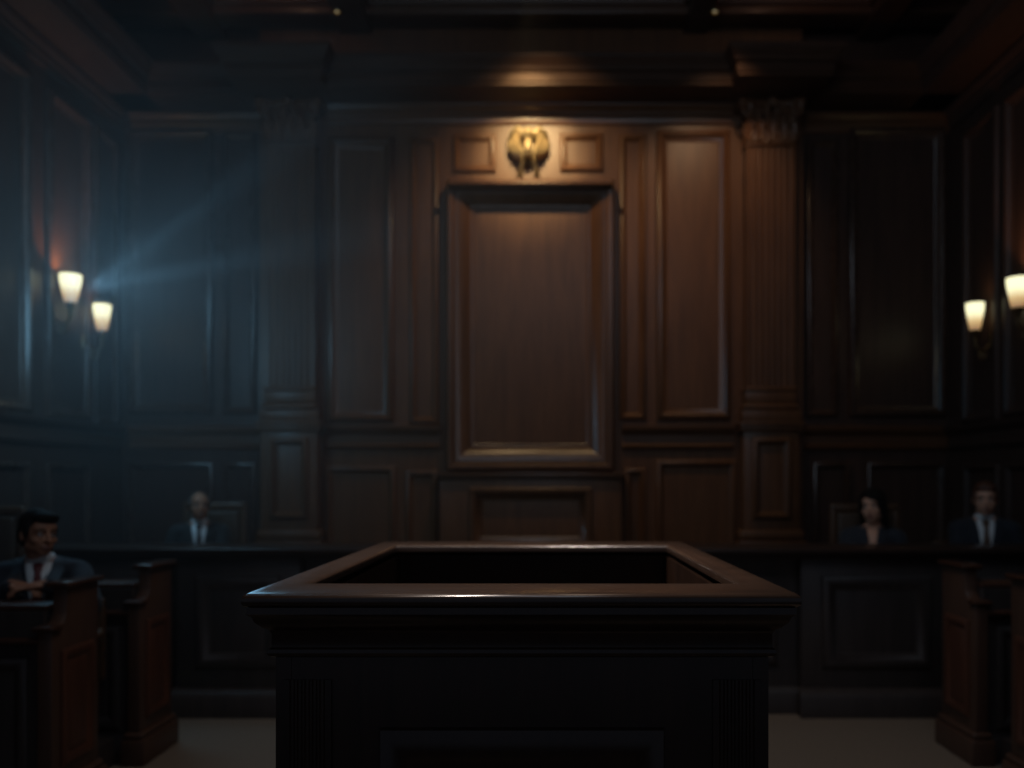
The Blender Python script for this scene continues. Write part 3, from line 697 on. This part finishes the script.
    tm = MB(); tm.ball(V((0,0.0,hip-0.01)),(0.18,0.125,0.10))
    for s_ in (-1, 1):
        hp, kn, an = legs[s_]; tm.limb(hp, kn, 0.084, 0.064); tm.limb(kn, an+V((0,0,0.02)), 0.064, 0.05)
    obj('trousers', remesh(tm, 'trousers', 0.01, 3), suit, body)
    for s_ in (-1, 1):
        an = legs[s_][2]; m = MB(); m.limb(an+V((0,0.03,-0.045)), an+V((0,-0.15,-0.052)), 0.040, 0.033); m.limb(an+V((0,0.02,-0.03)), an+V((0,0,0.02)), 0.043, 0.045)
        obj('shoe', remesh(m, 'shoe', 0.006, 2), 'shoe', body)
    return body

# man with clasped hands at the near left bench
def seated(px, py, d, zf, sc_):
    h = at(px, py, d); return h, (h.z-zf)/sc_-0.70
SA = 1.06
hA, sA = seated(43, 532, 4.65, 0.16, SA)
locA = Vector((hA.x-0.04, 4.70, 0.16))
hx_ = at(33, 596, 4.40)
rel = lambda p: (Vector(p)-locA)/SA
person(locA, sA, 'dark haired man in navy suit and red tie at the left bench, hands together', skin='skind', hair='hairdark', tie='tiered', yaw=1.0, tilt=0.05, nod=0.06, lean=0.10, turn=0.42, lip='lipd', vdepth=0.36,
       hands={-1: rel((hx_.x-0.085, 4.355, 1.12)), 1: rel((hx_.x+0.095, 4.355, 1.12))}, scale=SA)
chair(locA.x, 4.75, 0.16, 'low armchair under the dark haired man at the near left bench', w=0.5, top=0.98-0.16, seat=sA*SA, depth=0.34)
# grey man behind the long bench at left
hB, sB = seated(198, 506, 6.95, 0.30, 1.0)
person((hB.x, 6.98, 0.30), sB, 'grey haired man in dark suit and tie, behind the long bench at left', skin='skind', hair='hairgrey', suit='suitg', tie='tiedark', bald=0.6, yaw=0.50, turn=0.35, vdepth=0.34)
chair(hB.x+0.02, 7.05, 0.30, 'high backed armchair of the grey haired man, left side of the room', w=0.54, top=1.17, seat=sB)
# woman behind the long bench at right
hW, sW = seated(874, 507, 6.62, 0.30, 1.1)
person((hW.x, 6.65, 0.30), sW, 'woman with dark bobbed hair and dark jacket, speaking, behind the long bench', skin='skinp', hair='hairdark', suit='suit', female=True, yaw=-0.60, turn=-0.35, tilt=-0.08, lip='lip', vdepth=0.24, scale=1.1)
chair(hW.x+0.04, 6.72, 0.30, 'high backed armchair behind the dark haired woman', w=0.56, top=1.165, seat=sW*1.1)
# man at far right
hD, sD = seated(988, 499, 6.60, 0.30, 1.08)
person((hD.x, 6.66, 0.30), sD, 'auburn haired man in brown tie and pocket square, at the far right', skin='skinp', hair='hairred', suit='suit', tie='tiebrown', bald=0.3, yaw=-0.45, turn=-0.35, lean=0.05, nod=0.08, vdepth=0.36, square=True, scale=1.08)
chair(hD.x, 6.74, 0.30, 'low backed armchair under the auburn haired man', w=0.56, top=0.86, seat=sD*1.08)
pE = at(5, 507, 5.55)
chair(pE.x-0.19, 5.58, 0.0, 'empty high backed chair at the left picture edge, behind the seated man', w=0.40, top=pE.z, seat=0.62, depth=0.4)

# ------------------------------------------------------------------ haze filling the hall
hz = obj('haze', MB().box((XL-0.6,-3.5,-0.4),(XR+0.6,YA+0.8,ZC+0.8)), 'floor')
hm_ = bpy.data.materials.new('thin_haze'); hm_.use_nodes = True
nt = hm_.node_tree; nt.nodes.clear()
N, L = nt.nodes.new, nt.links.new
out = N('ShaderNodeOutputMaterial'); vs = N('ShaderNodeVolumeScatter'); tc = N('ShaderNodeTexCoord'); mr = N('ShaderNodeMapRange'); mr.interpolation_type = 'SMOOTHSTEP'
dv = N('ShaderNodeVectorMath'); dv.operation = 'DISTANCE'; dv.inputs[1].default_value = (-3.0, 6.4, 3.0)
L(tc.outputs['Object'], dv.inputs[0]); L(dv.outputs['Value'], mr.inputs['Value'])
for k_, v in (('From Min', 3.7), ('From Max', 0.2), ('To Min', 0.0004), ('To Max', 0.06)): mr.inputs[k_].default_value = v
L(mr.outputs[0], vs.inputs['Density'])
vs.inputs['Color'].default_value = (0.92, 0.96, 1.0, 1); vs.inputs['Anisotropy'].default_value = 0.0
L(vs.outputs[0], out.inputs['Volume'])
hz.data.materials.clear(); hz.data.materials.append(hm_)
tag(hz, 'thin bluish haze hanging in the hall, brightest by the left sconces', 'haze', kind='stuff')

# ------------------------------------------------------------------ light
def light(kind, name, loc, power, col, **kw):
    l = bpy.data.lights.new(name, kind); l.energy = power; l.color = col
    o = bpy.data.objects.new(name, l); C.objects.link(o); o.location = loc
    tgt = kw.pop('target', None)
    for k_, v in kw.items(): setattr(l, k_, v)
    if tgt is not None: o.rotation_euler = (Vector(tgt)-Vector(loc)).to_track_quat('-Z', 'Y').to_euler()
    return o
WARM = (1.0, 0.755, 0.36)
BLUE = (0.30, 0.68, 1.0)
light('SPOT', 'emblem_spot', (bx(530), 6.65, 5.47), 205, WARM, target=(bx(529), 8.0, 4.66), spot_size=math.radians(46), spot_blend=1.0, shadow_soft_size=0.03)
light('SPOT', 'panel_wash', (bx(540), 6.65, 5.50), 96, (1.0, 0.69, 0.35), target=(bx(545), 8.0, 3.9), spot_size=math.radians(95), spot_blend=1.0, shadow_soft_size=0.04)
light('SPOT', 'right_wash', (bx(705), 6.65, 5.50), 52, (1.0, 0.64, 0.36), target=(bx(712), 8.0, 4.1), spot_size=math.radians(68), spot_blend=1.0, shadow_soft_size=0.05)
for i, (X, d, z, sg) in enumerate(lamps):
    light('SPOT', 'sconce_uplight', (X, d, z+0.06), (22.0, 1.5, 0.8, 14.0)[i], (1.0, 0.50, 0.24), target=(X-sg*0.38, d, z+1.0), spot_size=math.radians(100), spot_blend=1.0, shadow_soft_size=0.03)
light('SPOT', 'blue_beam', (-3.72, 6.95, 3.24), 48, BLUE, target=(0.2, 4.9, 3.55), spot_size=math.radians(48), spot_blend=0.45, shadow_soft_size=0.03)
for tz, e_, sz in ((4.95, 340, 9), (3.38, 400, 9)):
    light('SPOT', 'haze_ray', (-3.72, 6.92, 3.22), e_, BLUE, target=(0.2, 5.2, tz), spot_size=math.radians(sz), spot_blend=0.9, shadow_soft_size=0.02)
light('POINT', 'blue_glow', (-3.1, 6.0, 3.02), 30, BLUE, shadow_soft_size=0.4)
light('SPOT', 'hall_top', (0.15, 4.9, 5.75), 95, (1.0, 0.78, 0.60), target=(0.15, 4.9, 0), spot_size=math.radians(84), spot_blend=1.0, shadow_soft_size=0.4)
light('AREA', 'front_fill', (0.4, 2.6, 5.6), 40, (0.66, 0.82, 1.0), shape='SQUARE', size=3.2, target=(2.2, 8.0, 1.4))
light('SPOT', 'box_spot', (-1.5, 3.2, 5.2), 620, (1.0, 0.84, 0.74), target=(0.0, 2.75, 1.3), spot_size=math.radians(34), spot_blend=0.8, shadow_soft_size=0.1)

for px, e_ in ((272, 1.0), (790, 0.8)):
    light('POINT', 'coffer_fill', (cx(px), 7.0, ZC+0.1), e_, (1.0, 0.55, 0.34), shadow_soft_size=0.05)  # added fill light without a fitting, warms the beam faces
w = bpy.data.worlds.new('World'); bpy.context.scene.world = w; w.use_nodes = True
bg = w.node_tree.nodes['Background']; bg.inputs[0].default_value = (0.66, 0.76, 1.0, 1); bg.inputs[1].default_value = 0.06

# ------------------------------------------------------------------ camera
cam = bpy.data.cameras.new('camera'); co = bpy.data.objects.new('camera', cam); C.objects.link(co)
co.location = (0, 0, EYE); co.rotation_euler = (PI/2, 0, 0)
cam.sensor_width = 36; cam.lens = F/1024*36
cam.shift_x = -(VX-512)/1024; cam.shift_y = (VY-384)/1024
cam.clip_start = 0.05
cam.dof.use_dof = True; cam.dof.focus_distance = 1.92; cam.dof.aperture_fstop = 1.7
sc = bpy.context.scene
sc.camera = co
sc.view_settings.view_transform = 'Standard'; sc.view_settings.look = 'None'
sc.cycles.max_bounces = 6; sc.cycles.volume_bounces = 0
